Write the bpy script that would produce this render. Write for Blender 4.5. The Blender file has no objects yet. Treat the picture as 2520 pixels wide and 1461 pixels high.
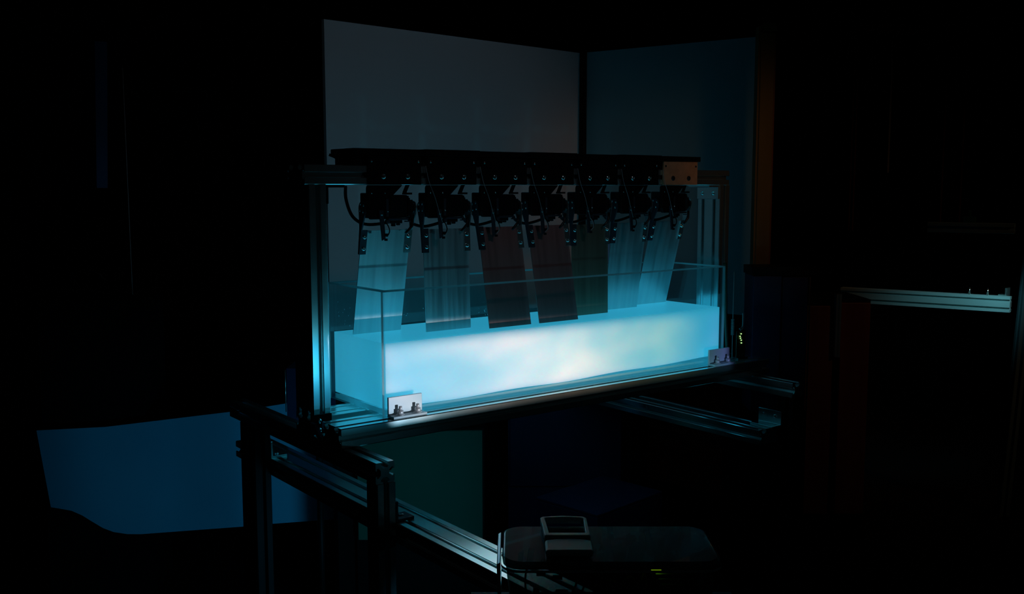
import bpy, bmesh, math, random
from mathutils import Vector, Matrix, Euler
random.seed(7)
R = math.radians
sc = bpy.context.scene
C = sc.collection

# ------------------------------------------------------------------ camera
FPX = 2449.44
cam = bpy.data.objects.new('camera', bpy.data.cameras.new('camera'))
C.objects.link(cam)
cam.location = (-0.95555, -1.64559, 0.44065)
cam.rotation_euler = (R(83.7227), R(0.0424), R(-37.5814))
cam.data.sensor_width = 36.0
cam.data.lens = FPX / 2520 * 36.0
cam.data.clip_start = 0.02
sc.camera = cam

# ------------------------------------------------------------------ world + light
w = bpy.data.worlds.new('world'); sc.world = w; w.use_nodes = True
w.node_tree.nodes['Background'].inputs[0].default_value = (0.75, 0.95, 1.0, 1)
w.node_tree.nodes['Background'].inputs[1].default_value = 0.0012
vs = sc.view_settings
vs.view_transform = 'Standard'; vs.look = 'None'; vs.gamma = 1; vs.use_curve_mapping = False
vs.exposure = 0.0
sc.cycles.max_bounces = 10
sc.cycles.transparent_max_bounces = 24
sc.cycles.sample_clamp_indirect = 3.0

def lookat(o, tgt):
    o.rotation_euler = (Vector(tgt) - o.location).to_track_quat('-Z', 'Y').to_euler()

# the video projector that throws a pale moving picture at the tank's front (it stands low, right of the camera)
PX = (0.52, -1.30, -0.16)
sp = bpy.data.lights.new('projector_beam', 'SPOT'); spo = bpy.data.objects.new('projector_beam', sp); C.objects.link(spo)
spo.location = PX
TGT = (0.47, 0.0, 0.10)
spo.rotation_euler = (Vector(TGT) - Vector(PX)).to_track_quat('-Z', 'Y').to_euler()
sp.energy = 62.0
sp.spot_size = R(64); sp.spot_blend = 0.15; sp.shadow_soft_size = 0.014
sp.color = (1, 1, 1)
sp.use_nodes = True
nt = sp.node_tree; N = nt.nodes; L = nt.links
em = [n for n in N if n.type == 'EMISSION'][0]
tc = N.new('ShaderNodeTexCoord'); sx = N.new('ShaderNodeSeparateXYZ'); L.new(tc.outputs['Normal'], sx.inputs[0])
def M_(op, a, b=None, clamp=False, c=None):
    n = N.new('ShaderNodeMath'); n.operation = op; n.use_clamp = clamp
    for i, v in enumerate((a, b, c)):
        if v is None: continue
        if isinstance(v, (int, float)): n.inputs[i].default_value = v
        else: L.new(v, n.inputs[i])
    return n.outputs[0]
az = M_('ABSOLUTE', sx.outputs[2])
u = M_('DIVIDE', sx.outputs[0], az)
v = M_('DIVIDE', sx.outputs[1], az)
au = M_('ABSOLUTE', M_('SUBTRACT', u, 0.017))
inx = M_('MULTIPLY', M_('SUBTRACT', 0.388, au), 160.0, True)      # the picture's side edges
wide = M_('MULTIPLY', M_('SUBTRACT', 0.62, au), 4.0, True)       # soft spill beyond them
mv1 = M_('MULTIPLY', M_('SUBTRACT', 0.0262, v), 150.0, True)       # upper edge of the bright band
mv3 = M_('POWER', M_('MULTIPLY', M_('SUBTRACT', 0.36, v), 3.1, True), 2.2)       # dim soft light above it
mv2 = M_('MULTIPLY', M_('ADD', v, 0.0765), 200.0, True)            # lower edge
vert = M_('MULTIPLY', mv2, M_('ADD', M_('MULTIPLY', mv1, 0.95), M_('MULTIPLY', mv3, 0.055)))
side = M_('MULTIPLY', mv2, M_('MULTIPLY', mv3, 0.018))
mask = M_('ADD', M_('MULTIPLY', inx, vert), M_('MULTIPLY', M_('SUBTRACT', 1.0, inx), M_('MULTIPLY', wide, side)))
mask = M_('ADD', mask, 0.0035)                                   # stray light of a projector's black
ramp = N.new('ShaderNodeValToRGB'); L.new(M_('ADD', u, 0.5), ramp.inputs[0])
cr = ramp.color_ramp
PIC = [(0.0, (0.05, 0.60, 1.0)), (0.127, (0.05, 0.60, 1.0)), (0.131, (0.62, 0.68, 0.84)), (0.22, (0.90, 0.80, 0.82)), (0.36, (1.40, 0.90, 0.76)), (0.50, (1.50, 0.92, 0.66)),
       (0.62, (0.85, 0.60, 0.36)), (0.74, (0.38, 0.40, 0.20)), (0.84, (0.06, 0.14, 0.16)), (0.904, (0.10, 0.13, 0.36)), (1.0, (0.02, 0.12, 0.30))]
while len(cr.elements) > 1: cr.elements.remove(cr.elements[-1])
cr.elements[0].position = PIC[0][0]; cr.elements[0].color = (*PIC[0][1], 1)
for p_, c_ in PIC[1:]:
    e = cr.elements.new(p_); e.color = (*c_, 1)
cx = N.new('ShaderNodeCombineXYZ'); L.new(M_('MULTIPLY', u, 5.0), cx.inputs[0]); L.new(M_('MULTIPLY', v, 13.0), cx.inputs[1])
nz = N.new('ShaderNodeTexNoise'); nz.inputs['Scale'].default_value = 1.3; nz.inputs['Detail'].default_value = 2.0
nz.inputs['Distortion'].default_value = 0.8
L.new(cx.outputs[0], nz.inputs['Vector'])
mot = M_('MULTIPLY', M_('SUBTRACT', nz.outputs[0], 0.30), 2.4, True)
mot = M_('ADD', M_('MULTIPLY', mot, 0.38), 0.70)
cl = N.new('ShaderNodeMix'); cl.data_type = 'RGBA'; cl.blend_type = 'MIX'
cl.inputs['A'].default_value = (0.78, 1.0, 1.06, 1); cl.inputs['B'].default_value = (1.06, 1.0, 0.94, 1)
L.new(M_('MULTIPLY', M_('SUBTRACT', nz.outputs[0], 0.38), 4.0, True), cl.inputs['Factor'])
mm = N.new('ShaderNodeMix'); mm.data_type = 'RGBA'; mm.blend_type = 'MULTIPLY'; mm.inputs['Factor'].default_value = 1.0
L.new(ramp.outputs[0], mm.inputs['A']); L.new(cl.outputs['Result'], mm.inputs['B'])
ms = N.new('ShaderNodeMix'); ms.data_type = 'RGBA'; ms.inputs['B'].default_value = (0.10, 0.72, 1.0, 1)
L.new(mm.outputs['Result'], ms.inputs['A']); L.new(M_('SUBTRACT', 1.0, M_('MULTIPLY', mv1, M_('POWER', mv2, 2.0))), ms.inputs['Factor'])
L.new(ms.outputs['Result'], em.inputs['Color'])
L.new(M_('MULTIPLY', mask, mot), em.inputs['Strength'])

# a small warm lamp far off to the right
wl = bpy.data.lights.new('warm_lamp', 'SPOT'); wlo = bpy.data.objects.new('warm_lamp', wl); C.objects.link(wlo)
wlo.location = (1.0, -1.4, 0.90); lookat(wlo, (1.20, 0.15, 0.47))
wl.energy = 3.8; wl.color = (1.0, 0.42, 0.10); wl.spot_size = R(27); wl.spot_blend = 1.0; wl.shadow_soft_size = 0.08

# added dim neutral fill spot, out of view, brightening the backdrop board
rl = bpy.data.lights.new('board_fill', 'SPOT'); rlo = bpy.data.objects.new('board_fill', rl); C.objects.link(rlo)
rlo.location = (0.25, -2.1, 1.85); lookat(rlo, (0.55, 0.6, 0.55))
rl.energy = 6.5; rl.color = (0.88, 0.84, 1.0); rl.spot_size = R(32); rl.spot_blend = 0.8; rl.shadow_soft_size = 0.15

# weak blue fill spot added low and out of view to light the sheet
gl_ = bpy.data.lights.new('blue_fill', 'SPOT'); glo = bpy.data.objects.new('blue_fill', gl_); C.objects.link(glo)
glo.location = (.20, -.62, -.50); lookat(glo, (0.18, 1.05, -.43))
gl_.energy = 7.0; gl_.color = (0.08, 0.62, 1.0); gl_.spot_size = R(52); gl_.spot_blend = 0.7; gl_.shadow_soft_size = 0.14

# added cyan fill spot beyond the right edge, brightening the far rack
g2 = bpy.data.lights.new('rack_fill', 'SPOT'); g2o = bpy.data.objects.new('rack_fill', g2); C.objects.link(g2o)
g2o.location = (2.50, -.02, .20); lookat(g2o, (2.72, .30, -.02))
g2.energy = 2.6; g2.color = (0.28, 0.80, 0.92); g2.spot_size = R(66); g2.spot_blend = 0.8; g2.shadow_soft_size = 0.05

# faint warm fill spot, added unseen to lift the locker at the right
g3 = bpy.data.lights.new('warm_fill', 'SPOT'); g3o = bpy.data.objects.new('warm_fill', g3); C.objects.link(g3o)
g3o.location = (2.6, -2.3, 1.9); lookat(g3o, (2.7, .8, .25))
g3.energy = 16.0; g3.color = (1.0, 0.45, 0.18); g3.spot_size = R(50); g3.spot_blend = 1.0; g3.shadow_soft_size = 0.1

# ------------------------------------------------------------------ materials
def mat(name, col, rough=0.5, metal=0.0, spec=0.5, noise=None, **kw):
    m = bpy.data.materials.new(name); m.use_nodes = True
    t = m.node_tree; b = t.nodes['Principled BSDF']
    b.inputs['Base Color'].default_value = (*col, 1); b.inputs['Roughness'].default_value = rough
    b.inputs['Metallic'].default_value = metal; b.inputs['Specular IOR Level'].default_value = spec
    for k, v_ in kw.items(): b.inputs[k].default_value = v_
    if noise:
        scale, amt, ramt = noise
        g = t.nodes.new('ShaderNodeTexCoord'); mp = t.nodes.new('ShaderNodeMapping'); mp.inputs['Scale'].default_value = scale
        n = t.nodes.new('ShaderNodeTexNoise'); n.inputs['Scale'].default_value = 1.0; n.inputs['Detail'].default_value = 4
        t.links.new(g.outputs['Object'], mp.inputs[0]); t.links.new(mp.outputs[0], n.inputs['Vector'])
        mr = t.nodes.new('ShaderNodeMapRange'); mr.inputs['From Min'].default_value = .3; mr.inputs['From Max'].default_value = .7
        mr.inputs['To Min'].default_value = rough - ramt; mr.inputs['To Max'].default_value = rough + ramt
        t.links.new(n.outputs[0], mr.inputs[0]); t.links.new(mr.outputs[0], b.inputs['Roughness'])
        mx = t.nodes.new('ShaderNodeMix'); mx.data_type = 'RGBA'
        mx.inputs['A'].default_value = (*[c * (1 - amt) for c in col], 1); mx.inputs['B'].default_value = (*[min(1, c * (1 + amt)) for c in col], 1)
        t.links.new(n.outputs[0], mx.inputs['Factor']); t.links.new(mx.outputs['Result'], b.inputs['Base Color'])
    return m

alu = mat('anodised_aluminium', (0.82, 0.96, 0.95), 0.20, 0.92, noise=((9, 9, 9), .02, .02))
steel = mat('brushed_steel', (0.70, 0.86, 0.90), 0.38, 0.85, noise=((90, 8, 3.5), .30, .08))
steel_b = mat('steel_warm_reflection', (0.56, 0.28, 0.26), 0.42, 0.6, noise=((90, 8, 3.5), .22, .08))  # same steel as the others, a red-brown reflection put into its colour
steel_o = mat('steel_olive_reflection', (0.34, 0.27, 0.19), 0.42, 0.7, noise=((90, 8, 3.5), .22, .08))  # same steel again, an olive reflection put into its colour
satin = mat('satin_bracket', (0.66, 0.76, 0.80), 0.55, 0.25)
rackm = mat('rack_metal_lit', (0.45, 0.62, 0.62), 0.4, 0.2)  # rack aluminium made pale so that its rail looks lit
postm = mat('rack_metal_dimmed', (0.10, 0.18, 0.20), 0.4, 0.3)  # darker copy of the rack metal, dimness put into the colour
zinc = mat('zinc_plated_steel', (0.85, 0.86, 0.88), 0.45, 0.4)
screw_m = mat('polished_screw_steel', (0.85, 0.88, 0.86), 0.16, 1.0)
hexm = mat('black_hex_socket', (0.01, 0.01, 0.01), 0.5)
black = mat('black_plastic', (0.006, 0.006, 0.007), 0.30, spec=0.5)
blackm = mat('black_and_shaded_metal', (0.005, 0.005, 0.005), 0.5, 0.0, spec=0.12)
slate = mat('dark_blue_grey_metal', (0.05, 0.07, 0.09), 0.45, 0.6)
rubber = mat('black_rubber', (0.004, 0.004, 0.004), 0.6, spec=0.1)
cordm = mat('clear_grey_cord', (0.45, 0.45, 0.43), 0.4)
copper = mat('copper_coloured_plate', (0.85, 0.42, 0.22), 0.6, 0.0, noise=((55, 55, 55), .35, .12))
wood = mat('varnished_timber', (0.15, 0.11, 0.035), 0.5, noise=((40, 40, 2.5), .35, .1))
woodr = mat('red_brown_wood', (0.16, 0.035, 0.018), 0.5, noise=((30, 30, 2.0), .35, .1))
boardm = mat('pale_matt_board', (0.62, 0.62, 0.60), 0.75, spec=0.2, noise=((3, 3, 3), .05, .05))
boardb = mat('blue_green_board', (0.22, 0.42, 0.46), 0.75, spec=0.2, noise=((3, 3, 3), .05, .05))
sheetm = mat('blue_card', (0.14, 0.62, 0.95), 0.8, spec=0.1, noise=((4, 4, 4), .12, .05))
darkblue = mat('dark_blue_plastic', (0.018, 0.028, 0.085), 0.55, noise=((8, 8, 8), .2, .05))
darkteal = mat('dark_green_laminate', (0.03, 0.12, 0.08), 0.7, spec=0.15, noise=((5, 5, 5), .2, .05))
floorm = mat('dark_floor', (0.012, 0.012, 0.014), 0.8, spec=0.05, noise=((4, 4, 4), .3, .05))
wallm = mat('dark_wall_paint', (0.008, 0.008, 0.009), 0.9, spec=0.02, noise=((4, 4, 4), .3, .05))
grey = mat('grey_plastic', (0.45, 0.82, 0.84), 0.40)
white = mat('white_plastic', (0.5, 0.5, 0.48), 0.5)
pcb = mat('green_circuit_board', (0.01, 0.06, 0.03), 0.4)

def glow(name, col, s):
    m = bpy.data.materials.new(name); m.use_nodes = True
    b = m.node_tree.nodes['Principled BSDF']; b.inputs['Base Color'].default_value = (0, 0, 0, 1)
    b.inputs['Emission Color'].default_value = (*col, 1); b.inputs['Emission Strength'].default_value = s
    return m
ledm = glow('lit_green_led', (0.55, 0.85, 0.01), 1.1)
ledw = glow('lit_pale_green_led', (0.6, 1.0, 0.35), 1.3)

def thin_clear(name, tint, refl=1.0):
    m = bpy.data.materials.new(name); m.use_nodes = True; t = m.node_tree; t.nodes.clear()
    o = t.nodes.new('ShaderNodeOutputMaterial'); mx = t.nodes.new('ShaderNodeMixShader')
    tr = t.nodes.new('ShaderNodeBsdfTransparent'); tr.inputs[0].default_value = (*tint, 1)
    gl = t.nodes.new('ShaderNodeBsdfGlossy'); gl.inputs['Roughness'].default_value = 0.02; gl.inputs[0].default_value = (refl, refl, refl, 1)
    lw = t.nodes.new('ShaderNodeLayerWeight'); lw.inputs[0].default_value = 0.5
    p5 = t.nodes.new('ShaderNodeMath'); p5.operation = 'POWER'; p5.inputs[1].default_value = 4.5; t.links.new(lw.outputs['Facing'], p5.inputs[0])
    fr = t.nodes.new('ShaderNodeMath'); fr.operation = 'MULTIPLY_ADD'; fr.inputs[1].default_value = 0.9; fr.inputs[2].default_value = 0.035; t.links.new(p5.outputs[0], fr.inputs[0])
    t.links.new(fr.outputs[0], mx.inputs[0]); t.links.new(tr.outputs[0], mx.inputs[1]); t.links.new(gl.outputs[0], mx.inputs[2])
    t.links.new(mx.outputs[0], o.inputs[0]); return m
glass = thin_clear('clear_glass', (0.93, 0.975, 0.985))
clearp = thin_clear('smoky_clear_plastic', (0.32, 0.38, 0.38), 1.0)
t = clearp.node_tree; o_ = [n for n in t.nodes if n.type == 'OUTPUT_MATERIAL'][0]; m0 = [n for n in t.nodes if n.type == 'MIX_SHADER'][0]
pb = t.nodes.new('ShaderNodeBsdfPrincipled'); pb.inputs['Base Color'].default_value = (.10, .16, .17, 1); pb.inputs['Roughness'].default_value = .22
m1 = t.nodes.new('ShaderNodeMixShader'); m1.inputs[0].default_value = .45
t.links.new(m0.outputs[0], m1.inputs[1]); t.links.new(pb.outputs[0], m1.inputs[2]); t.links.new(m1.outputs[0], o_.inputs[0])
edge = bpy.data.materials.new('cut_glass_edge'); edge.use_nodes = True
t = edge.node_tree; b = t.nodes['Principled BSDF']; b.inputs['Base Color'].default_value = (0.70, 0.95, 0.97, 1); b.inputs['Roughness'].default_value = .3
tl = t.nodes.new('ShaderNodeBsdfTranslucent'); tl.inputs[0].default_value = (0.75, 0.97, 0.98, 1)
mx = t.nodes.new('ShaderNodeMixShader'); mx.inputs[0].default_value = .6
t.links.new(b.outputs[0], mx.inputs[1]); t.links.new(tl.outputs[0], mx.inputs[2])
t.links.new(mx.outputs[0], t.nodes['Material Output'].inputs[0])

milk = bpy.data.materials.new('milky_water'); milk.use_nodes = True
b = milk.node_tree.nodes['Principled BSDF']
b.inputs['Base Color'].default_value = (0.86, 0.93, 0.95, 1); b.inputs['Roughness'].default_value = 0.25
b.inputs['Subsurface Weight'].default_value = 1.0
b.inputs['Subsurface Radius'].default_value = (0.25, 0.75, 1.0); b.inputs['Subsurface Scale'].default_value = 0.055
b.inputs['Specular IOR Level'].default_value = 0.25
b.inputs['Emission Color'].default_value = (0.04, 0.60, 0.93, 1); b.inputs['Emission Strength'].default_value = 0.47   # even emission stands in for light scattered inside the water

# ------------------------------------------------------------------ mesh helpers
class MB:
    def __init__(s): s.bm = bmesh.new(); s.smooth = False
    def box(s, x0, y0, z0, x1, y1, z1, mi=0, M=None):
        vs_ = [s.bm.verts.new(Vector(c) if M is None else M @ Vector(c)) for c in
               ((x0, y0, z0), (x1, y0, z0), (x1, y1, z0), (x0, y1, z0), (x0, y0, z1), (x1, y0, z1), (x1, y1, z1), (x0, y1, z1))]
        for f in ((0, 3, 2, 1), (4, 5, 6, 7), (0, 1, 5, 4), (1, 2, 6, 5), (2, 3, 7, 6), (3, 0, 4, 7)):
            fc = s.bm.faces.new([vs_[i] for i in f]); fc.material_index = mi
        return s
    def prism(s, pts, a, h0, h1, M=None, mi=0):
        """polygon pts (p,q) extruded along axis a from h0 to h1; (p,q) are the other two axes in order"""
        def mk(p, q, h):
            c = {0: (h, p, q), 1: (p, h, q), 2: (p, q, h)}[a]
            return Vector(c) if M is None else M @ Vector(c)
        A = [s.bm.verts.new(mk(p, q, h0)) for p, q in pts]; B = [s.bm.verts.new(mk(p, q, h1)) for p, q in pts]
        n = len(pts); fs = [s.bm.faces.new(A), s.bm.faces.new(B[::-1])]
        for i in range(n): fs.append(s.bm.faces.new((A[i], B[i], B[(i + 1) % n], A[(i + 1) % n])))
        for f in fs: f.material_index = mi
        return s
    def cyl(s, p0, p1, r0, r1=None, n=20, mi=0, M=None):
        p0, p1 = Vector(p0), Vector(p1); r1 = r0 if r1 is None else r1
        d = (p1 - p0).normalized(); a = d.orthogonal().normalized(); b_ = d.cross(a)
        rings = []
        for p, r in ((p0, r0), (p1, r1)):
            ring = []
            for i in range(n):
                c = p + (a * math.cos(2 * math.pi * i / n) + b_ * math.sin(2 * math.pi * i / n)) * r
                ring.append(s.bm.verts.new(c if M is None else M @ c))
            rings.append(ring)
        for i in range(n):
            f = s.bm.faces.new((rings[0][i], rings[0][(i + 1) % n], rings[1][(i + 1) % n], rings[1][i])); f.smooth = True; f.material_index = mi
        for rg in (rings[0][::-1], rings[1]):
            f = s.bm.faces.new(rg); f.material_index = mi
        return s
    def dome(s, p, d, r, h, n=20, k=5, mi=0, hole=0.0):
        """button head: dome of radius r, height h on point p along d, with a sunk hex socket"""
        p, d = Vector(p), Vector(d).normalized(); a = d.orthogonal().normalized(); b_ = d.cross(a)
        prev = None; prof = [(r, 0), (r, h * .25)] + [(r * math.cos(t_ * math.pi / 2 / k), h * .25 + h * .75 * math.sin(t_ * math.pi / 2 / k)) for t_ in range(1, k - (1 if hole else 0))]
        if hole: prof += [(hole, h * .98), (hole * .95, h * .45)]
        for rr, hh in prof:
            ring = [s.bm.verts.new(p + d * hh + (a * math.cos(2 * math.pi * i / n) + b_ * math.sin(2 * math.pi * i / n)) * rr) for i in range(n)]
            if prev:
                for i in range(n):
                    f = s.bm.faces.new((prev[i], prev[(i + 1) % n], ring[(i + 1) % n], ring[i])); f.smooth = True; f.material_index = mi
            prev = ring
        f = s.bm.faces.new(prev); f.material_index = mi
        return s
    def tube(s, pts, r, n=10, mi=0, sub=6):
        P = [Vector(p) for p in pts]
        if sub and len(P) > 2:
            Q = []
            for i in range(len(P) - 1):
                a, b_, c, d = P[max(i - 1, 0)], P[i], P[i + 1], P[min(i + 2, len(P) - 1)]
                for k in range(sub):
                    t_ = k / sub
                    Q.append(.5 * ((2 * b_) + (-a + c) * t_ + (2 * a - 5 * b_ + 4 * c - d) * t_ ** 2 + (-a + 3 * b_ - 3 * c + d) * t_ ** 3))
            Q.append(P[-1]); P = Q
        up = None; prev = None
        for i, p in enumerate(P):
            d = (P[min(i + 1, len(P) - 1)] - P[max(i - 1, 0)]).normalized()
            up = d.orthogonal().normalized() if up is None else (up - d * up.dot(d)).normalized()
            b_ = d.cross(up)
            ring = [s.bm.verts.new(p + (up * math.cos(2 * math.pi * j / n) + b_ * math.sin(2 * math.pi * j / n)) * r) for j in range(n)]
            if prev:
                for j in range(n):
                    f = s.bm.faces.new((prev[j], prev[(j + 1) % n], ring[(j + 1) % n], ring[j])); f.smooth = True; f.material_index = mi
            else: s.bm.faces.new(ring[::-1]).material_index = mi
            prev = ring
        s.bm.faces.new(prev).material_index = mi
        return s
    def build(s, name, m, parent=None, loc=(0, 0, 0), rot=(0, 0, 0), bevel=0.0):
        bmesh.ops.recalc_face_normals(s.bm, faces=s.bm.faces)
        me = bpy.data.meshes.new(name); s.bm.to_mesh(me); s.bm.free()
        for q in (m if isinstance(m, (list, tuple)) else [m]): me.materials.append(q)
        o = bpy.data.objects.new(name, me); C.objects.link(o); o.location = loc; o.rotation_euler = rot
        if parent: o.parent = parent
        if bevel:
            bv = o.modifiers.new('bevel', 'BEVEL'); bv.width = bevel; bv.segments = 2; bv.limit_method = 'ANGLE'; bv.angle_limit = R(40)
        return o

def tag(o, label, cat, group=None, kind=None):
    o['label'] = label; o['category'] = cat
    if group: o['group'] = group
    if kind: o['kind'] = kind
    return o
def thing(name, label, cat, loc=(0, 0, 0), rz=0, group=None):
    o = bpy.data.objects.new(name, None); C.objects.link(o); o.location = loc; o.rotation_euler = (0, 0, rz); o.empty_display_size = .05
    return tag(o, label, cat, group)
def struct(o): o['kind'] = 'structure'; return o

E = 0.038
def slot_side(L_, n):
    """points of one side from 0 to L_ (p) with depth q inwards, n slots, corners chamfered"""
    ch = .0016
    out = [(ch, 0)]
    for k in range(n):
        c = E * (k + .5)
        out += [(c - .0056, 0), (c - .0050, .0007), (c - .0050, .0028), (c - .0088, .0028), (c - .0088, .006), (c - .004, .0105),
                (c + .004, .0105), (c + .0088, .006), (c + .0088, .0028), (c + .0050, .0028), (c + .0050, .0007), (c + .0056, 0)]
    out.append((L_ - ch, 0))
    return out
def profile(nx, ny):
    W, H = E * nx, E * ny; pts = []
    pts += [(p, q) for p, q in slot_side(W, nx)]
    pts += [(W - q, p) for p, q in slot_side(H, ny)]
    pts += [(W - p, H - q) for p, q in slot_side(W, nx)]
    pts += [(q, H - p) for p, q in slot_side(H, ny)]
    return pts
def extrusion(name, axis, org, nx, ny, length, parent, m=None):
    """slotted profile; org = lowest corner, length along axis; nx, ny = modules along the other two axes"""
    b_ = MB(); b_.prism(profile(nx, ny), axis, 0, length)
    return b_.build(name, m or alu, parent, loc=org)

# ------------------------------------------------------------------ setting
FL = -0.78
struct(MB().box(-3.2, -3.2, FL - .05, 5.2, 4.2, FL).build('floor', floorm))
struct(MB().box(-3.2, 4.2, FL - .05, 5.2, 4.3, 2.4).build('wall_back', wallm))
struct(MB().box(5.2, -3.2, FL - .05, 5.3, 4.3, 2.4).build('wall_right', wallm))
struct(MB().box(-3.3, -3.2, FL - .05, -3.2, 4.3, 2.4).build('wall_left', wallm))

# ------------------------------------------------------------------ aluminium frame
fr = thing('tank_frame', 'slotted aluminium frame carrying the glass tank and the row of paddles', 'frame', (0.49, 0.08, FL))
FO = Vector((-0.49, -0.08, -FL))
def F(x, y, z): return (x + FO.x, y + FO.y, z + FO.z)
extrusion('front_rail', 0, F(-.113, -.0365, -E), 2, 1, 1.236, fr)
extrusion('rear_rail', 0, F(-.111, .080, -E), 2, 1, 1.230, fr)
extrusion('post', 2, F(-.111, .080, .0003), 1, 2, .4457, fr)
extrusion('post', 2, F(1.053, .080, .0003), 1, 2, .4457, fr)
extrusion('top_beam', 0, F(-.118, .080, .446), 2, 1, 1.205, fr)
for x in (-.111, 1.060):
    extrusion('cross_beam', 1, F(x, -.157, -2 * E - .0003), 1, 1, .66, fr)
for x in (-.111, 1.060):
    for y, n in ((-.161, 1), (.370, 2)):
        extrusion('leg', 2, F(x, y, FL + .003), 1, n, -2 * E - .0006 - FL - .003, fr, alu if n == 1 and x < 0 else blackm)  # all legs are aluminium; the black ones have shade put into their colour
for x, y in ((-.0725, -.95), (.983, -.12)):
    extrusion('lower_rail', 1, F(x, y, -.152 - E), 2, 1, .57 - y, fr)
# plain L brackets with bolts
def bolt(parent, p, d, r=.0052, h=.0035, hole=.0022):
    return MB().dome(p, d, r, h, hole=hole).build('bolt', screw_m, parent)
def lbracket(name, org, a, b_, width, wdir, parent, m, holes=(), t_=.005):
    """L bracket: leg a (vector), leg b (vector) meeting at org, width along wdir"""
    o = Vector(org); a, b_, w_ = Vector(a), Vector(b_), Vector(wdir).normalized() * width
    an, bn = a.normalized(), b_.normalized()
    pts = [o, o + a, o + a + bn * t_, o + an * t_ + bn * t_, o + b_ + an * t_, o + b_]
    mb = MB(); A = [mb.bm.verts.new(p) for p in pts]; B = [mb.bm.verts.new(p + w_) for p in pts]
    # two L-shaped caps as quads to stay planar-safe
    for V_ in (A, B):
        mb.bm.faces.new((V_[0], V_[1], V_[2], V_[3])); mb.bm.faces.new((V_[0], V_[3], V_[4], V_[5]))
    for i in range(6): mb.bm.faces.new((A[i], A[(i + 1) % 6], B[(i + 1) % 6], B[i]))
    ob = mb.build(name, m, parent, bevel=.0008)
    for p, d in holes: bolt(ob, p, d)
    return ob
# clamps holding the tank on the front rail
def clamp(x0, m):
    br = lbracket('clamp_bracket', F(x0, -.0085, .0003), (0, -.024, 0), (0, 0, .0395), .076, (1, 0, 0), fr, m)
    # (the upright stands against the glass)
    for dx in (.021, .060):
        b0 = F(x0 + dx, -.0225, .0053)
        mb = MB(); mb.cyl(b0, Vector(b0) + Vector((0, 0, .0012)), .0085, n=24)
        mb.cyl(Vector(b0) + Vector((0, 0, .0012)), Vector(b0) + Vector((0, 0, .009)), .0062, n=6)
        mb.cyl(Vector(b0) + Vector((0, 0, .009)), Vector(b0) + Vector((0, 0, .017)), .0032, n=16)
        mb.build('bolt', zinc, br)
clamp(.001, satin); clamp(.917, satin)
# corner brackets
lbracket('corner_bracket', F(-.0728, .082, .4458), (.040, 0, 0), (0, 0, -.036), .072, (0, 1, 0), fr, blackm)
lbracket('corner_bracket', F(1.0528, .082, .4458), (-.040, 0, 0), (0, 0, -.036), .072, (0, 1, 0), fr, alu,
         holes=[(F(1.0475, .100, .425), (-1, 0, 0)), (F(1.0475, .137, .425), (-1, 0, 0))])
for y in (-.161, .370):
    lbracket('foot_bracket', F(-.0727, y + .001, -.1518), (.038, 0, 0), (0, 0, .038), .034, (0, 1, 0), fr, slate if y < 0 else alu,
             holes=[(F(-.052, y + .018, -.1468), (0, 0, 1)), (F(-.0677, y + .018, -.128), (1, 0, 0))])
lbracket('foot_bracket', F(1.0597, -.130, -.1518), (-.038, 0, 0), (0, 0, .038), .070, (0, 1, 0), fr, alu,
         holes=[(F(1.0547, -.112, -.128), (-1, 0, 0)), (F(1.0547, -.078, -.128), (-1, 0, 0))])
# hinge-like joining plate with bolts where the left post meets the base
lp = MB().box(-.1175, .0780, -.034, -.073, .0798, .004).build('joining_plate', blackm, fr, loc=FO)
for z_ in (-.008, -.026): bolt(fr, F(-.100, .0780, z_), (0, -1, 0))
MB().prism([(-.128, -.004), (-.122, -.004), (-.100, -.047), (-.107, -.049)], 1, .045, .062).build('gusset', slate, fr, loc=FO)
MB().cyl(F(-.120, .090, -.02), F(-.111, .090, -.02), .009).build('end_bolt', blackm, fr)
MB().cyl(F(-.122, -.018, -.02), F(-.113, -.018, -.02), .0075).build('end_bolt', blackm, fr)
MB().cyl(F(-.066, -.110, -.058), F(-.056, -.110, -.058), .012).build('knob', blackm, fr)

# ------------------------------------------------------------------ glass tank
LX, LY, HZ, T = .985, .227, .245, .008
tk = thing('glass_tank', 'long open glass tank with pale cyan edges, half filled with milky water', 'tank', (LX / 2, LY / 2, 0))
TO = (-LX / 2, -LY / 2, 0)
def pane(x0, y0, z0, x1, y1, z1, edges, name='glass_pane'):
    mb = MB(); mb.box(x0, y0, z0, x1, y1, z1)
    mb.bm.faces.ensure_lookup_table()
    # faces: 0 bottom 1 top 2 -y 3 +x 4 +y 5 -x
    for i in edges: mb.bm.faces[i].material_index = 1
    if z1 > .2:      # top rim added in edge material to brighten the edge line
        for vv in mb.bm.verts:
            if vv.co.z > .2: vv.co.z -= .0032
        mb.box(x0, y0, z1 - .0032, x1, y1, z1, mi=1)
    return mb.build(name, [glass, edge], tk, loc=TO)
z0 = .0005
pane(0, 0, z0, LX, T, HZ, (1, 3, 5))
pane(0, LY - T, z0, LX, LY, HZ, (1, 3, 5))
pane(0, T + .0004, z0, T, LY - T - .0004, HZ, (1,))
pane(LX - T, T + .0004, z0, LX, LY - T - .0004, HZ, (1,))
pane(T + .0004, T + .0004, z0, LX - T - .0004, LY - T - .0004, z0 + .010, (2, 3, 5), 'glass_base')
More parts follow.
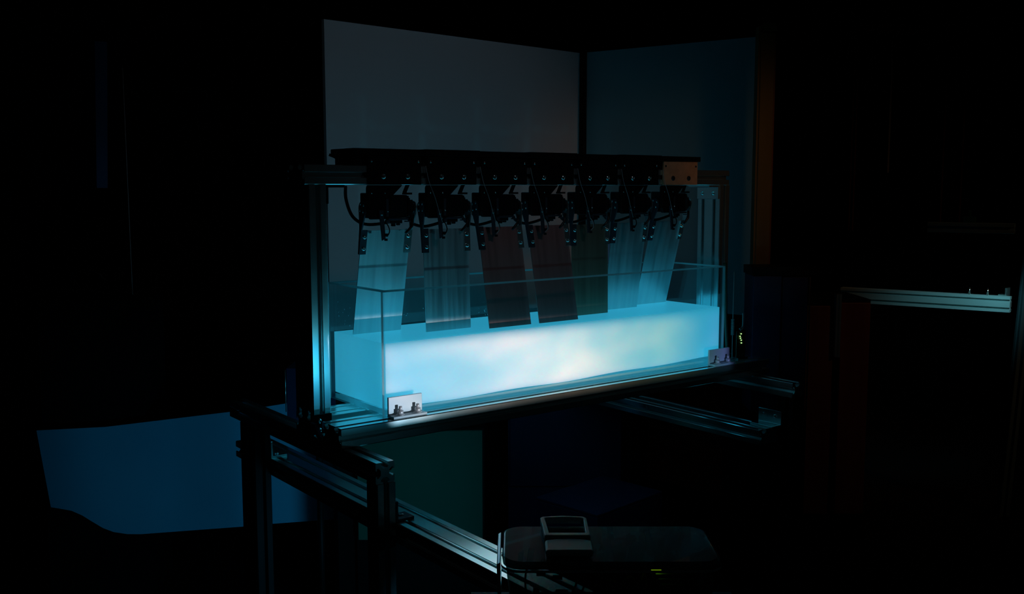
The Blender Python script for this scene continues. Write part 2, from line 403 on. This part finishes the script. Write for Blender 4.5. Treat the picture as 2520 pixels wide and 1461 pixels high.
# splashes clinging to the back pane and the blades' side
dr = MB()
for k in range(170):
    cxx = random.choice((.02, .155, .27, .29, .415, .43, .60, .93)) + random.gauss(0, .022); cz = .145 + abs(random.gauss(0, .035))
    if not (.015 < cxx < .97) or cz > .235: continue
    r_ = random.uniform(.0005, .0016)
    mtx = Matrix.Translation((cxx, LY - T - .0006, cz)) @ Matrix.Diagonal((r_, r_ * .4, r_ * random.uniform(1, 1.5), 1))
    bmesh.ops.create_icosphere(dr.bm, subdivisions=1, radius=1, matrix=mtx)
dob = dr.build('water_droplets', mat('water_drop', (.75, .85, .9), .15, spec=.8), tk, loc=TO); dob['kind'] = 'stuff'

# the cloudy water: one body, slightly uneven underneath
wb = MB(); nx = 64
x0w, x1w, y0w, y1w, zt = T + .0006, LX - T - .0006, T + .0006, LY - T - .0006, .141
top = []; bot = []
for i in range(nx + 1):
    x = x0w + (x1w - x0w) * i / nx
    s_ = i / nx
    zb = .0112 + .0012 * (1 + math.sin(x * 21 + 1.0)) + .0065 * max(0, s_ - .45) / .55
    top.append([wb.bm.verts.new((x, y, zt)) for y in (y0w, y1w)])
    bot.append([wb.bm.verts.new((x, y, zb)) for y in (y0w, y1w)])
for i in range(nx):
    wb.bm.faces.new((top[i][0], top[i + 1][0], top[i + 1][1], top[i][1]))
    wb.bm.faces.new((bot[i][0], bot[i][1], bot[i + 1][1], bot[i + 1][0]))
    wb.bm.faces.new((bot[i][0], bot[i + 1][0], top[i + 1][0], top[i][0]))
    wb.bm.faces.new((bot[i][1], top[i][1], top[i + 1][1], bot[i + 1][1]))
wb.bm.faces.new((bot[0][0], top[0][0], top[0][1], bot[0][1])); wb.bm.faces.new((bot[nx][0], bot[nx][1], top[nx][1], top[nx][0]))
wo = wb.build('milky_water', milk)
tag(wo, 'pale blue milky water with an added even glow, filling the lower half of the glass tank', 'water', kind='stuff')

# ------------------------------------------------------------------ servo paddles
CXS = [.076, .213, .349, .485, .622, .759, .898]
TILT = [11.5, -2.4, -10.7, -11.1, -.7, 8.1, 15.0]
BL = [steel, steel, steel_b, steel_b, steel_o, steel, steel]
LAB = ['brightly lit steel paddle at the left end of the row, blade leaning back',
       'plain blue-grey paddle second from the left post, hanging nearly straight',
       'third paddle from the left, steel blade with a red-brown reflection in its colour, kicked forward',
       'fourth paddle from the left, steel blade with a red-brown reflection in its colour, kicked forward',
       'fifth paddle from the left, steel blade with an olive reflection in its colour, hanging straight',
       'streaky blue-green paddle second from the right end, beside the fifth paddle',
       'rightmost paddle, blue blade leaning far back under the copper-coloured mounting plate']
HY, HZ_ = .105, .400
def make_paddle(i):
    t_ = thing('servo_paddle', LAB[i], 'paddle', (CXS[i], HY, HZ_), group='servo-driven paddles hanging in a row from the top beam')
    f0 = -.0252 - HY + .105  # beam front face in local y
    # mounting plate on the beam's front face
    pm = copper if i == 6 else blackm
    mp = MB().box(-.0605, f0 - .0055, .0465, .0605, f0 - .0003, .1040 if i == 6 else .1040).build('mounting_plate', pm, t_, bevel=.0006)
    if i == 6: mp['label'] = 'copper-coloured mounting plate'
    for dx in (-.028, .028): MB().dome((dx, f0 - .0055, .0630), (0, -1, 0), .0060, .0042, hole=.0026).build('bolt', screw_m if i != 6 else hexm, mp)
    for dx in (-.054, .054): MB().dome((dx, f0 - .0055, .0925), (0, -1, 0), .0026, .0020).build('screw', screw_m if i != 6 else hexm, mp)
    lf = -.094 if i == 0 else -.0680
    MB().box(lf, f0 - .009, .1044, .0680, .062, .1165 + .0011 * (i % 2)).build('cover_plate', blackm, t_, bevel=.001)
    MB().box(-.0865 if i == 0 else -.0660, f0 + .006, .0848, .0660, .058, .1042).build('driver_box', blackm, t_)
    # side bracket the servo hangs from
    MB().prism([(-.058, .0455), (.020, .0455), (-.006, .022), (-.010, -.022), (-.054, -.022), (-.060, -.010), (-.060, .040)], 1, -.026, -.016).build('hanger_bracket', blackm, t_, bevel=.002)
    for p in ((-.052, -.0262, .030), (-.022, -.0262, .030), (-.016, -.0262, -.006)): MB().dome(p, (0, -1, 0), .0017, .0012).build('screw', screw_m, t_)
    # servo body with ribbed end cap
    sb = MB().box(-.014, -.018, -.020, .036, .024, .026).box(-.052, -.0155, -.020, -.014, .022, .030)
    sb.build('servo_body', black, t_, bevel=.0025)
    cp = MB()
    for k in range(4): cp.box(.0365 + .004 * k, -.017 + .002 * k, -.018 + .0035 * k, .0390 + .004 * k, .022 - .002 * k, .024 - .004 * k)
    cp.box(.0365, -.012, -.012, .0515, .016, .016); cp.box(.033, -.019, .0265, .046, .0, .0305)
    cp.build('end_cap', black, t_, bevel=.0008)
    MB().box(-.0195, -.0265, -.017, -.0140, -.0185, .018).build('label_strip', slate, t_)
    mb = MB().box(-.012, -.020, -.0245, .036, -.010, -.0205); mb.box(.030, -.021, -.0285, .040, -.012, -.0262).box(-.020, -.028, -.0290, -.012, -.020, -.0235)
    mb.build('lower_flange', slate, t_, bevel=.0006)
    MB().tube([(.046, -.006, .052), (.040, -.006, .040), (.035, -.006, .030)], .0040, sub=0).build('cable_boot', rubber, t_)
    # horns
    for s_ in (-1, 1):
        h = MB().cyl((s_ * .0535, 0, 0), (s_ * .0566, 0, 0), .0125, n=28)
        h.build('servo_horn', black, t_)
    # tilting part: arms + blade
    Tm = Matrix.Rotation(R(TILT[i]), 4, 'X')
    for s_ in (-1, 1):
        xo = s_ * .0600; xi = s_ * .0572
        a0, a1 = min(xo, xi), max(xo, xi)
        arc = [(.0135 * math.cos(q), .0135 * math.sin(q)) for q in [R(-10 + 20 * k) for k in range(0, 11)]]
        pts = [(-.0145, -.092), (-.0010, -.092), (-.0004, -.040)] + arc + [(-.0135, -.010), (-.0075, -.045)]
        pts = [(-.0045, -.094), (.0005, -.094), (.0040, -.040)] + arc + [(-.0125, -.012), (-.0045, -.046)]
        am = MB(); am.prism(pts, 0, a0, a1, M=Tm)
        fl0, fl1 = sorted((s_ * .0572, s_ * .0450))
        am.box(fl0, -.0045, -.094, fl1, -.0020, -.044, M=Tm)
        ar = am.build('bracket_arm', [slate if s_ < 0 else alu], t_)
        for k, (yy, zz) in enumerate(((.0065, .0065), (-.0065, .0065), (.0065, -.0065), (-.0065, -.0065))):
            MB().dome(Tm @ Vector((xo, yy, zz)), Tm.to_3x3() @ Vector((s_, 0, 0)), .0021, .0016, n=12).build('screw', screw_m, ar)
        for zz in (-.058, -.082):
            MB().dome(Tm @ Vector((s_ * .0512, -.0045, zz)), Tm.to_3x3() @ Vector((0, -1, 0)), .0045, .0036, hole=.0020).build('screw', screw_m, ar)
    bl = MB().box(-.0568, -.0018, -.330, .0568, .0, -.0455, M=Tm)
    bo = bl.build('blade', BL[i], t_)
    if i in (2, 3): bo['label'] = 'steel blade with a red-brown reflection in its colour'
    if i == 4: bo['label'] = 'steel blade with an olive reflection in its colour'
    # sensor stick with clip and wire
    MB().prism([(-.0395, -.004), (-.0300, -.004), (-.0255, -.0600), (-.0335, -.0640)], 1, -.0330, -.0300).build('sensor_arm', slate, t_, bevel=.0005)
    MB().box(-.0285, -.035, -.0560, -.0210, -.0290, -.0500).box(-.0275, -.0335, -.0645, -.0215, -.0300, -.0600).build('sensor_clip', black, t_, bevel=.0004)
    MB().dome((-.0340, -.0331, -.0120), (0, -1, 0), .0026, .0018).build('screw', screw_m, t_)
    MB().tube([(-.028, -.034, -.026), (-.022, -.036, -.034), (-.0185, -.036, -.044), (-.020, -.035, -.051), (-.024, -.034, -.0560)], .0012, n=8).build('sensor_wire', rubber, t_)
    if i: MB().tube([(-.0680, -.034, .084), (-.0600, -.0345, .052), (-.0470, -.036, .020), (-.0370, -.036, -.010), (-.0290, -.035, -.030)], .00055, n=6).build('pull_cord', cordm, t_)
    if i in (2, 3, 4): MB().tube([(-.0290, -.035, -.030), (-.0225, -.037, -.039), (-.021, -.037, -.050), (-.026, -.035, -.057)], .0009, n=6).build('white_wire', white, t_)
    # bent linkage at the right
    MB().tube([(.050, -.012, -.018), (.0495, -.012, -.036), (.040, -.012, -.046), (.034, -.010, -.052)], .0030, n=8, sub=0).build('link_rod', black, t_)
    return t_
for i in range(7): make_paddle(i)

# thick black cables draped from servo to servo
CL = ['thick black cable looping down left of the first paddle', 'black cable sagging behind the second paddle from the left', 'black cable sagging behind the third paddle from the left',
      'black cable sagging behind the fourth paddle from the left', 'black cable sagging behind the fifth paddle from the left', 'black cable sagging behind the streaky blue-green paddle', 'black cable sagging behind the rightmost paddle']
for i in range(7):
    c = CXS[i]
    t_ = thing('servo_cable', CL[i], 'cable', (c, .115, .37), group='black servo cables below the top beam')
    if i == 0: pts = [(-.088, .003, .074), (-.088, .003, .050), (-.078, .003, .020), (-.062, .003, .004), (-.040, .003, -.003), (-.010, .003, -.002), (.016, .0, .003), (.036, 0, .006)]
    else: pts = [(-.084, .003, .010), (-.070, .003, -.004), (-.045, .003, -.010), (-.020, .003, -.007), (.010, .0, .001), (.034, 0, .005)]
    MB().tube(pts, .0032).build('cord', rubber, t_)
    MB().box(.008, -.006, -.002, .036, .006, .009).box(.014, -.004, -.008, .021, .004, -.002).box(.026, -.004, -.006, .032, .004, -.002).build('plug', black, t_, bevel=.001)
tag(MB().tube([(-.048, .115, .5040), (-.030, .105, .4960), (-.012, .11, .4900), (.002, .112, .4895)], .0028).tube([(-.046, .113, .5035), (-.030, .11, .495), (-.014, .112, .4880), (-.004, .125, .4872)], .0024).build('cable_end', rubber),
    'short black cable ends poking out left above the top beam', 'cable')

# ------------------------------------------------------------------ electronics right of the tank
t_ = thing('circuit_board', 'small dark circuit board with a column of lit green lights, right of the tank', 'circuit board', (1.066, .0, .0005))
MB().box(-.016, .012, .0, .018, .0145, .072).build('board', pcb, t_)
for k, (dx, z_) in enumerate(((.000, .064), (-.002, .0530), (.001, .0475), (.002, .040), (-.004, .058))):
    MB().box(dx - .0014, .0098, z_ - .0011, dx + .0014, .0118, z_ + .0011).build('light', ledw, t_)
for z_ in (.064, .0475, .040, .030, .022): MB().box(-.012, .0102, z_ - .001, -.004, .0118, z_ + .001).build('chip', black, t_)
MB().box(-.018, .004, .0, .020, .022, .003).build('foot', black, t_)
tag(MB().tube([(1.083, .02, .116), (1.083, .02, .088), (1.080, .02, .079), (1.070, .02, .0760)], .0018, n=8).tube([(1.087, .02, .116), (1.087, .02, .088), (1.083, .02, .0755), (1.074, .02, .0725)], .0012, n=8).build('bent_wire', cordm),
    'stiff pale wire bent like a hook above the lit circuit board', 'wire')
sp_pts = []
for k in range(120):
    a = k / 8 * 2 * math.pi; sp_pts.append((1.043 + .0038 * math.cos(a), .02 + .0038 * math.sin(a), .062 + .042 * k / 119))
t_ = thing('spiral_cable', 'thin upright cable with a pale spiral wrap, right of the tank', 'cable', (1.043, .02, .0005))
MB().tube([(0, 0, 0), (0, 0, .10), (.001, 0, .225)], .0010, n=8).build('cord', cordm, t_)
sw = MB().tube(sp_pts, .0008, n=6, sub=0).build('spiral_wrap', white, t_, loc=(-1.043, -.02, -.0005))
tag(MB().tube([(1.020, .0305, .250), (1.025, .0305, .17), (1.028, .0305, .10), (1.034, .0305, .040), (1.036, .0305, .0045)], .0042, n=10).build('green_hose', mat('dark_green_rubber', (.02, .09, .06), .4)),
    'dark green hose standing close to the right end of the tank', 'hose')

# ------------------------------------------------------------------ clear case at the bottom
YW = R(52.4233 - 90)
t_ = thing('clear_case', 'clear plastic case with rounded corners and a grey handle, at the bottom of the frame', 'case', (-.956 + .6098 * 1.31 + .7926 * .130, -1.646 + .7926 * 1.31 - .6098 * .130, -.1535), YW)
def rrect(x0, y0, x1, y1, r, n=7):
    out = []
    for cx_, cy_, a0 in ((x1 - r, y1 - r, 0), (x0 + r, y1 - r, 90), (x0 + r, y0 + r, 180), (x1 - r, y0 + r, 270)):
        out += [(cx_ + r * math.cos(R(a0 + 90 * k / n)), cy_ + r * math.sin(R(a0 + 90 * k / n))) for k in range(n + 1)]
    return out
def loft(name, levels, m, parent, cap=True, **kw):
    mb = MB(); prev = None
    for (x0_, y0_, x1_, y1_, r_, z_) in levels:
        ring = [mb.bm.verts.new((x, y, z_)) for x, y in rrect(x0_, y0_, x1_, y1_, r_)]
        n = len(ring)
        if prev:
            for i in range(n):
                f = mb.bm.faces.new((prev[i], prev[(i + 1) % n], ring[(i + 1) % n], ring[i])); f.smooth = True
        elif cap: mb.bm.faces.new(ring[::-1])
        prev = ring
    if cap: mb.bm.faces.new(prev)
    return mb.build(name, m, parent, **kw)
CT = .108
loft('body', [(-.128, -.062, .128, .052, .02, .001), (-.138, -.071, .138, .061, .024, CT - .016), (-.139, -.072, .139, .062, .024, CT - .010)], clearp, t_)
loft('lid', [(-.142, -.074, .142, .066, .026, CT - .0095), (-.143, -.075, .143, .067, .027, CT - .002), (-.139, -.071, .139, .063, .024, CT), ], clearp, t_)
loft('rim', [(-.1445, -.0765, .1445, .0685, .027, CT - .013), (-.1445, -.0765, .1445, .0685, .027, CT - .0096)], grey, t_, cap=False)
sc_ = MB().prism([(-.150, CT - .006), (-.1450, CT - .003), (-.1450, CT - .100), (-.1475, CT - .100)], 1, -.066, .050).build('edge_highlight', mat('edge_highlight_pale', (.75, .85, .9), .18, .3, spec=1.0), t_, bevel=.0015); sc_['label'] = 'pale strip standing for the bright left edge of the case'  # pale strip added to give the case its bright left edge
# carrying handle lying on the lid: ring plus base plate
hb = MB()
outer = [(-.090, .067), (-.087, .072), (-.058, .076), (-.028, .072), (-.024, .066), (-.024, -.008), (-.086, -.008)]
inner = [(-.083, .060), (-.080, .0655), (-.056, .068), (-.033, .0655), (-.029, .060), (-.030, .006), (-.0795, .006)]
n = len(outer)
zt_, zb_ = CT + .012, CT + .002
O1 = [hb.bm.verts.new((x, y, zt_)) for x, y in outer]; I1 = [hb.bm.verts.new((x, y, zt_)) for x, y in inner]
O0 = [hb.bm.verts.new((x, y, zb_)) for x, y in outer]; I0 = [hb.bm.verts.new((x, y, zb_)) for x, y in inner]
for i in range(n):
    j = (i + 1) % n
    hb.bm.faces.new((O1[i], O1[j], I1[j], I1[i])); hb.bm.faces.new((O0[i], I0[i], I0[j], O0[j]))
    hb.bm.faces.new((O0[i], O0[j], O1[j], O1[i])); hb.bm.faces.new((I0[i], I1[i], I1[j], I0[j]))
hd = hb.build('handle', grey, t_, bevel=.002)
MB().prism([(-.086, -.058), (-.024, -.058), (-.024, -.018), (-.040, -.012), (-.055, -.010), (-.070, -.012), (-.086, -.018)], 2, CT + .001, CT + .010).build('handle_plate', grey, t_, bevel=.003)
# things inside the case
cm = Matrix.Translation(t_.location) @ Matrix.Rotation(YW, 4, 'Z')
def inside(name, label, cat, x, y, z):
    p = cm @ Vector((x, y, z)); o = thing(name, label, cat, p, YW); return o
q = inside('circuit_board', 'circuit board with one bright yellow-green light inside the clear case', 'circuit board', .073, -.045, .030)
MB().box(-.045, -.004, 0, .045, .030, .0016).build('board', pcb, q)
MB().box(-.020, -.006, .0560, -.007, -.0015, .0590).build('light', ledm, q)
for k in range(3): MB().box(-.014 + .004 * k, -.004, .052 - k * .007, .040 + .001 * k, -.002, .0533 - k * .007).build('connector_row', grey, q)
MB().prism([(-.020, .0016), (.044, .0016), (.044, .0555), (-.020, .0555)], 1, -.0012, .0).build('panel', black, q)
q = inside('component_board', 'pale component board at the left inside the clear case', 'circuit board', -.090, -.040, .030)
MB().box(-.030, -.004, 0, .055, .026, .0016).build('board', pcb, q)
for bx in ((-.012, -.006, .002, -.004, .004, .030), (.018, -.006, .002, .034, .006, .026), (.014, -.008, .045, .026, -.002, .049), (-.008, -.008, .050, .004, -.002, .053)):
    MB().box(*bx).build('component', white, q)
MB().tube([(-.02, 0, .0), (-.022, .0, .05), (-.01, .01, .055), (.03, .01, .050)], .0014, n=6).build('jumper_wire', cordm, q)
q = inside('wire_bundle', 'tangled dull green wires inside the clear case', 'wires', .0, -.01, .030)
for k in range(7):
    a = random.random() * 6
    MB().tube([(-.05 + .012 * k, .02 * math.sin(a), 0), (-.03 + .012 * k, .02 * math.cos(a), .035), (.0 + .008 * k, .015 * math.sin(a + 1), .020 + .004 * k), (.03 + .004 * k, .02 * math.cos(a + 2), .004)], .0014, n=6).build('wire', mat('dull_green_wire', (.06, .12, .05), .5) if k % 2 else cordm, q)
q = tag(MB().box(-.19, -.10, -.0045, .19, .09, .0).build('shelf_board', blackm, loc=(t_.location.x, t_.location.y, -.1470), rot=(0, 0, YW)),
    'black board under the clear case, resting on the lower rail', 'board')
t_.location.z = -.1468
for o in list(C.objects):
    if o.parent is None and o.name.split('.')[0] in ('circuit_board', 'component_board', 'wire_bundle') and o.location.y < -.2: o.location.z += .0062

# ------------------------------------------------------------------ backdrop boards
def slab(name, p, yaw, L_, z0_, z1_, th, m, label, cat, **kw):
    o = MB().box(0, 0, z0_, L_, th, z1_).build(name, m, loc=(p[0], p[1], 0), rot=(0, 0, yaw), **kw)
    return tag(o, label, cat)
b1 = slab('backdrop_board', (.256, .718), math.atan2(.090, .957), .955, .062, .8695, .012, boardm, 'large pale grey-blue board standing behind the paddles, left of the corner', 'board')
for px_, pz_ in ((.34, .488), (.47, .486), (.24, .375)):
    MB().dome((px_, 0, pz_), (0, -1, 0), .0022, .001, n=10).build('pin_hole', rubber, b1)
b2 = slab('backdrop_board', (1.2230, .8060), math.atan2(.252 - .806, 1.392 - 1.223), .580, .062, .8715, .012, boardb, 'dark blue-green board right of the corner, running to the timber post', 'board')
def board_leg(bd, s0, s1):
    MB().box(s0, .0135, FL, s1, .035, .30).build('leg', blackm, bd)
board_leg(b1, .02, .08); board_leg(b1, .545, .625); board_leg(b2, .50, .56); board_leg(b2, .01, .05)
# corner strip between the two boards
tag(MB().cyl((1.206, .786, .062), (1.206, .786, .872), .010, n=16).build('corner_strip', blackm), 'black strip closing the corner between the two backdrop boards', 'strip')
t_ = thing('timber_post', 'upright brown timber post at the right edge of the blue-green board', 'post', (1.33, .165, FL), math.atan2(.179 - .213, 1.371 - 1.327))
Z0 = .062 - FL
MB().box(-.020, -.022, 0, .020, .02, Z0 + .803).build('shaft', wood, t_, bevel=.002)
MB().box(-.026, -.020, 0, -.0205, .016, Z0 + .820).build('edge_strip', wood, t_)
MB().box(-.012, -.024, Z0 + .806, .024, .02, Z0 + .829).build('cap_block', wood, t_, bevel=.002)
MB().box(.0205, -.012, 0, .025, .02, Z0 + .80).build('side_strip', woodr, t_)  # thin red-brown strip along the side of the shaft

# ------------------------------------------------------------------ lower background
def solid(name, pts, base, d, m, label, cat):
    """upright sheet: outline pts (s, z) along direction d from base, 6 mm thick"""
    d = Vector((d[0], d[1], 0)).normalized(); yaw = math.atan2(d.y, d.x)
    mb = MB(); mb.prism([(s_, z_) for s_, z_ in pts], 1, 0, .006)
    o = mb.build(name, m, loc=(base[0], base[1], 0), rot=(0, 0, yaw)); return tag(o, label, cat)
bx, by = -.322, 1.450
dvec = (.164 + .322, 1.085 - 1.450)
curve = [(.03, -.493), (.06, -.497), (.09, -.503), (.12, -.517), (.15, -.537), (.18, -.556), (.21, -.568), (.25, -.5745), (.29, -.575)]
solid('blue_sheet', [(.0, -.262), (.03, -.492)] + curve[1:] + [(.59, -.5535), (.66, -.5465), (.94, -.527), (.94, -.15), (.61, -.203), (.20, -.252)],
      (bx, by), dvec, sheetm, 'large dark blue sheet with a curved lower left corner, low at the left', 'sheet')  # upper outline follows the edge of a light pool, shade put into shape
t_ = thing('storage_cabinet', 'dark green cabinet standing on the floor under the tank', 'cabinet', (.462, .610, FL), math.atan2(.730 - .961, .779 - .478))
MB().box(-.175, .004, 0, .175, .12, .57).build('body', blackm, t_)
dd = MB().box(-.170, -.012, .26, .171, .003, .565).build('door', darkteal, t_, bevel=.002)
t_ = thing('side_cabinet', 'narrow dark teal cabinet low down behind the left front leg', 'cabinet', (.46, .95, FL), math.atan2(.911 - .956, .462 - .431))
MB().box(-.035, -.002, .05, .022, .0, .215).build('door', mat('teal_laminate', (.16, .30, .33), .7), t_)
MB().box(-.04, .0005, 0, .05, .12, .22).build('body', blackm, t_)
t_ = thing('drawer_unit', 'dark blue drawer unit under the tank, right of the green cabinet', 'cabinet', (1.02, .63, FL), math.atan2(.463 - .686, 1.130 - .841))
MB().box(-.19, .0, 0, .19, .20, .60).build('body', darkblue, t_)
MB().box(-.185, -.006, .30, .185, -.0005, .59).build('drawer', darkblue, t_, bevel=.002)
t_ = thing('carton', 'dark blue closed carton standing in front of the drawer unit', 'box', (.875, .36, FL), R(8))
MB().box(-.13, -.12, 0, .16, .10, .36).build('body', darkblue, t_, bevel=.002)
MB().box(-.13, -.12, .3605, .16, .10, .368).build('lid', darkblue, t_, bevel=.002)
t_ = thing('dark_bin', 'small dark blue panelled box behind the left post of the frame', 'box', (.075, .500, -.11), math.atan2(-.037, .049))
MB().box(-.045, 0, -.05, .055, .10, .125).build('body', darkblue, t_, bevel=.002)
MB().tube([(-.0465, -.002, .02), (-.0465, -.002, .122)], .0014, sub=0, n=8).build('edge_trim', alu, t_)
MB().cyl((.02, .05, -.665), (.02, .05, -.0505), .008).cyl((.02, .05, -.669), (.02, .05, -.660), .07).build('stand', blackm, t_)
# ------------------------------------------------------------------ left background
t_ = thing('wall_banner', 'narrow faint blue strip hanging high up at the far left', 'banner', (-.082, 1.53, .44), math.atan2(1.522 - 1.549, -.044 + .080))
MB().prism([(-.020, .0), (.012, .0), (.030, .435), (-.006, .437)], 1, 0, .003).build('cloth', mat('blue_cloth', (.06, .16, .30), .8), t_)
tag(MB().tube([(-.022, 1.489, .80), (-.026, 1.475, .60), (-.036, 1.44, .30), (-.042, 1.418, .12)], .0012, n=6, sub=0).build('hanging_wire', cordm), 'thin pale wire hanging beside the faint blue strip at the left', 'wire')
t_ = thing('cable_coil', 'untidy coil of thin black cable with small glints at the far left', 'cable', (-.148, 1.509, .118), 0)
for k in range(3):
    pts = []
    for a in range(13):
        th = a / 12 * 2 * math.pi; rr = .030 + .006 * k + .005 * math.sin(3 * th + k)
        pts.append((rr * math.cos(th), -rr * math.cos(th) * .6 + .004 * k, .045 + rr * math.sin(th)))
    MB().tube(pts, .0013, n=6, sub=4).build('loop', black, t_)
MB().tube([(-.07, .05, .085), (-.045, .03, .060), (-.025, .015, .052)], .0013, n=6).build('loose_end', black, t_)
tag(MB().box(0, .02, 0, .30, .22, .115 - FL).build('storage_rack', wallm, loc=(-.31, 1.466, FL), rot=(0, 0, math.atan2(-.365, .486))), 'black storage rack in the dark at the far left', 'rack')

# ------------------------------------------------------------------ right background
t_ = thing('navy_cabinet', 'dark navy cabinet right of the tank below the timber post', 'cabinet', (1.221, .008, FL), math.atan2(.191 - .293, 1.558 - 1.426))
t_.name = 'navy_cabinet'
MB().box(-.074, .0, .62, .002, .10, .986).build('door', darkblue, t_, bevel=.002)
MB().box(.004, .004, .62, .074, .10, .983).build('door', darkblue, t_, bevel=.002)
MB().box(-.078, .006, 0, .080, .10, .618).build('body', blackm, t_)
MB().box(-.078, -.004, .988, .10, .10, 1.010).build('top', blackm, t_)
MB().box(.0755, -.001, .62, .079, .003, .983).build('edge_strip', woodr, t_)
t_ = thing('wooden_locker', 'dim red-brown wooden locker with two tall doors at the right', 'cabinet', (1.895, .29, FL), math.atan2(.222 - .355, 1.994 - 1.816))
MB().box(-.108, 0, .12, -.012, .012, .83).build('door', woodr, t_, bevel=.002)
MB().box(.012, 0, .12, .110, .012, .84).build('door', woodr, t_, bevel=.002)
hdl = extrusion('handle_bar', 2, (-.010, -.012, .66), 1, 1, .21, t_); hdl.scale = (.5, .5, 1)
MB().box(-.112, .014, 0, .114, .25, .85).build('body', blackm, t_)
# far slotted rack
t_ = thing('slotted_rack', 'slotted aluminium rack with one lit shelf rail at the far right', 'rack', (2.78, .12, FL))
rk = R(107.8)
def rail(name, z_, L_, n=2, off=(0, 0)):
    o = MB(); o.prism(profile(1, n), 0, 0, L_)
    ob = o.build(name, rackm, t_, loc=(off[0] - .02, off[1] + .016, z_ - FL), rot=(0, 0, rk)); return ob
o = rail('shelf_rail', -.021, .62, 2); o.scale = (1, 1, .78)
o = rail('shelf_rail', .27, .30, 1); o.data.materials[0] = postm
MB().prism(profile(1, 1), 2, 0, 1.7, M=Matrix.Rotation(R(6.6), 4, 'Y') @ Matrix.Rotation(R(-37), 4, 'Z')).build('post', postm, t_, loc=(-.104, -.022, .0))
lbracket('corner_bracket', (-.006, .03, .75 + .068), (.0, .03, 0), (0, 0, .03), .03, (-1, 0, 0), t_, alu)
for dx, dy in ((-.045, .07), (-.065, .13)):
    MB().cyl((dx - .01, dy + .02, .815), (dx - .01, dy + .02, .845), .004, n=12).build('bolt', screw_m, t_)
q = tag(MB().box(-.02, -.012, 0, .02, .012, .022).box(-.004, -.004, .022, .004, .004, .046).build('small_instrument', pcb, loc=(2.70, .28, .3085), rot=(0, 0, rk)), 'tiny green instrument on the dim upper rail of the far rack', 'instrument')
# tall cupboard behind
t_ = thing('tall_cupboard', 'tall black cupboard with thin brown door edges at the upper right', 'cupboard', (4.01, 1.38, FL), math.atan2(.356 - .632, 2.477 - 2.462))
MB().box(-.22, .02, 0, .24, .14, 1.80).build('body', blackm, t_)
pe = MB().box(-.0505, .010, 1.13, -.0485, .0195, 1.775).build('door_edge', cordm, t_); pe['label'] = 'thin pale strip for the highlight on a door edge'  # pale colour stands for the highlight along the edge
MB().box(-.060, .004, 1.775, -.046, .0195, 1.795).build('latch', cordm, t_)
for s_ in (-.205, -.190, .16, .23): MB().box(s_, .012, .85, s_ + .002, .0195, 1.78).build('door_edge', woodr, t_)
t_.scale = (1.45, 1.45, 1.15)
ht = tag(MB().prism([(0, 0), (.30, 0), (.30, .018), (0, .018)], 1, 0, .02).prism([(.02, .024), (.28, .024), (.28, .034), (.02, .034)], 1, 0, .02).build('head_trim', woodr, loc=(3.961, 1.668, 1.289), rot=(0, R(8), math.atan2(-.276, .015))), 'dim red-brown moulding along the top of the black cupboard', 'moulding')
ht.scale = (1.45, 1.45, 1.45)
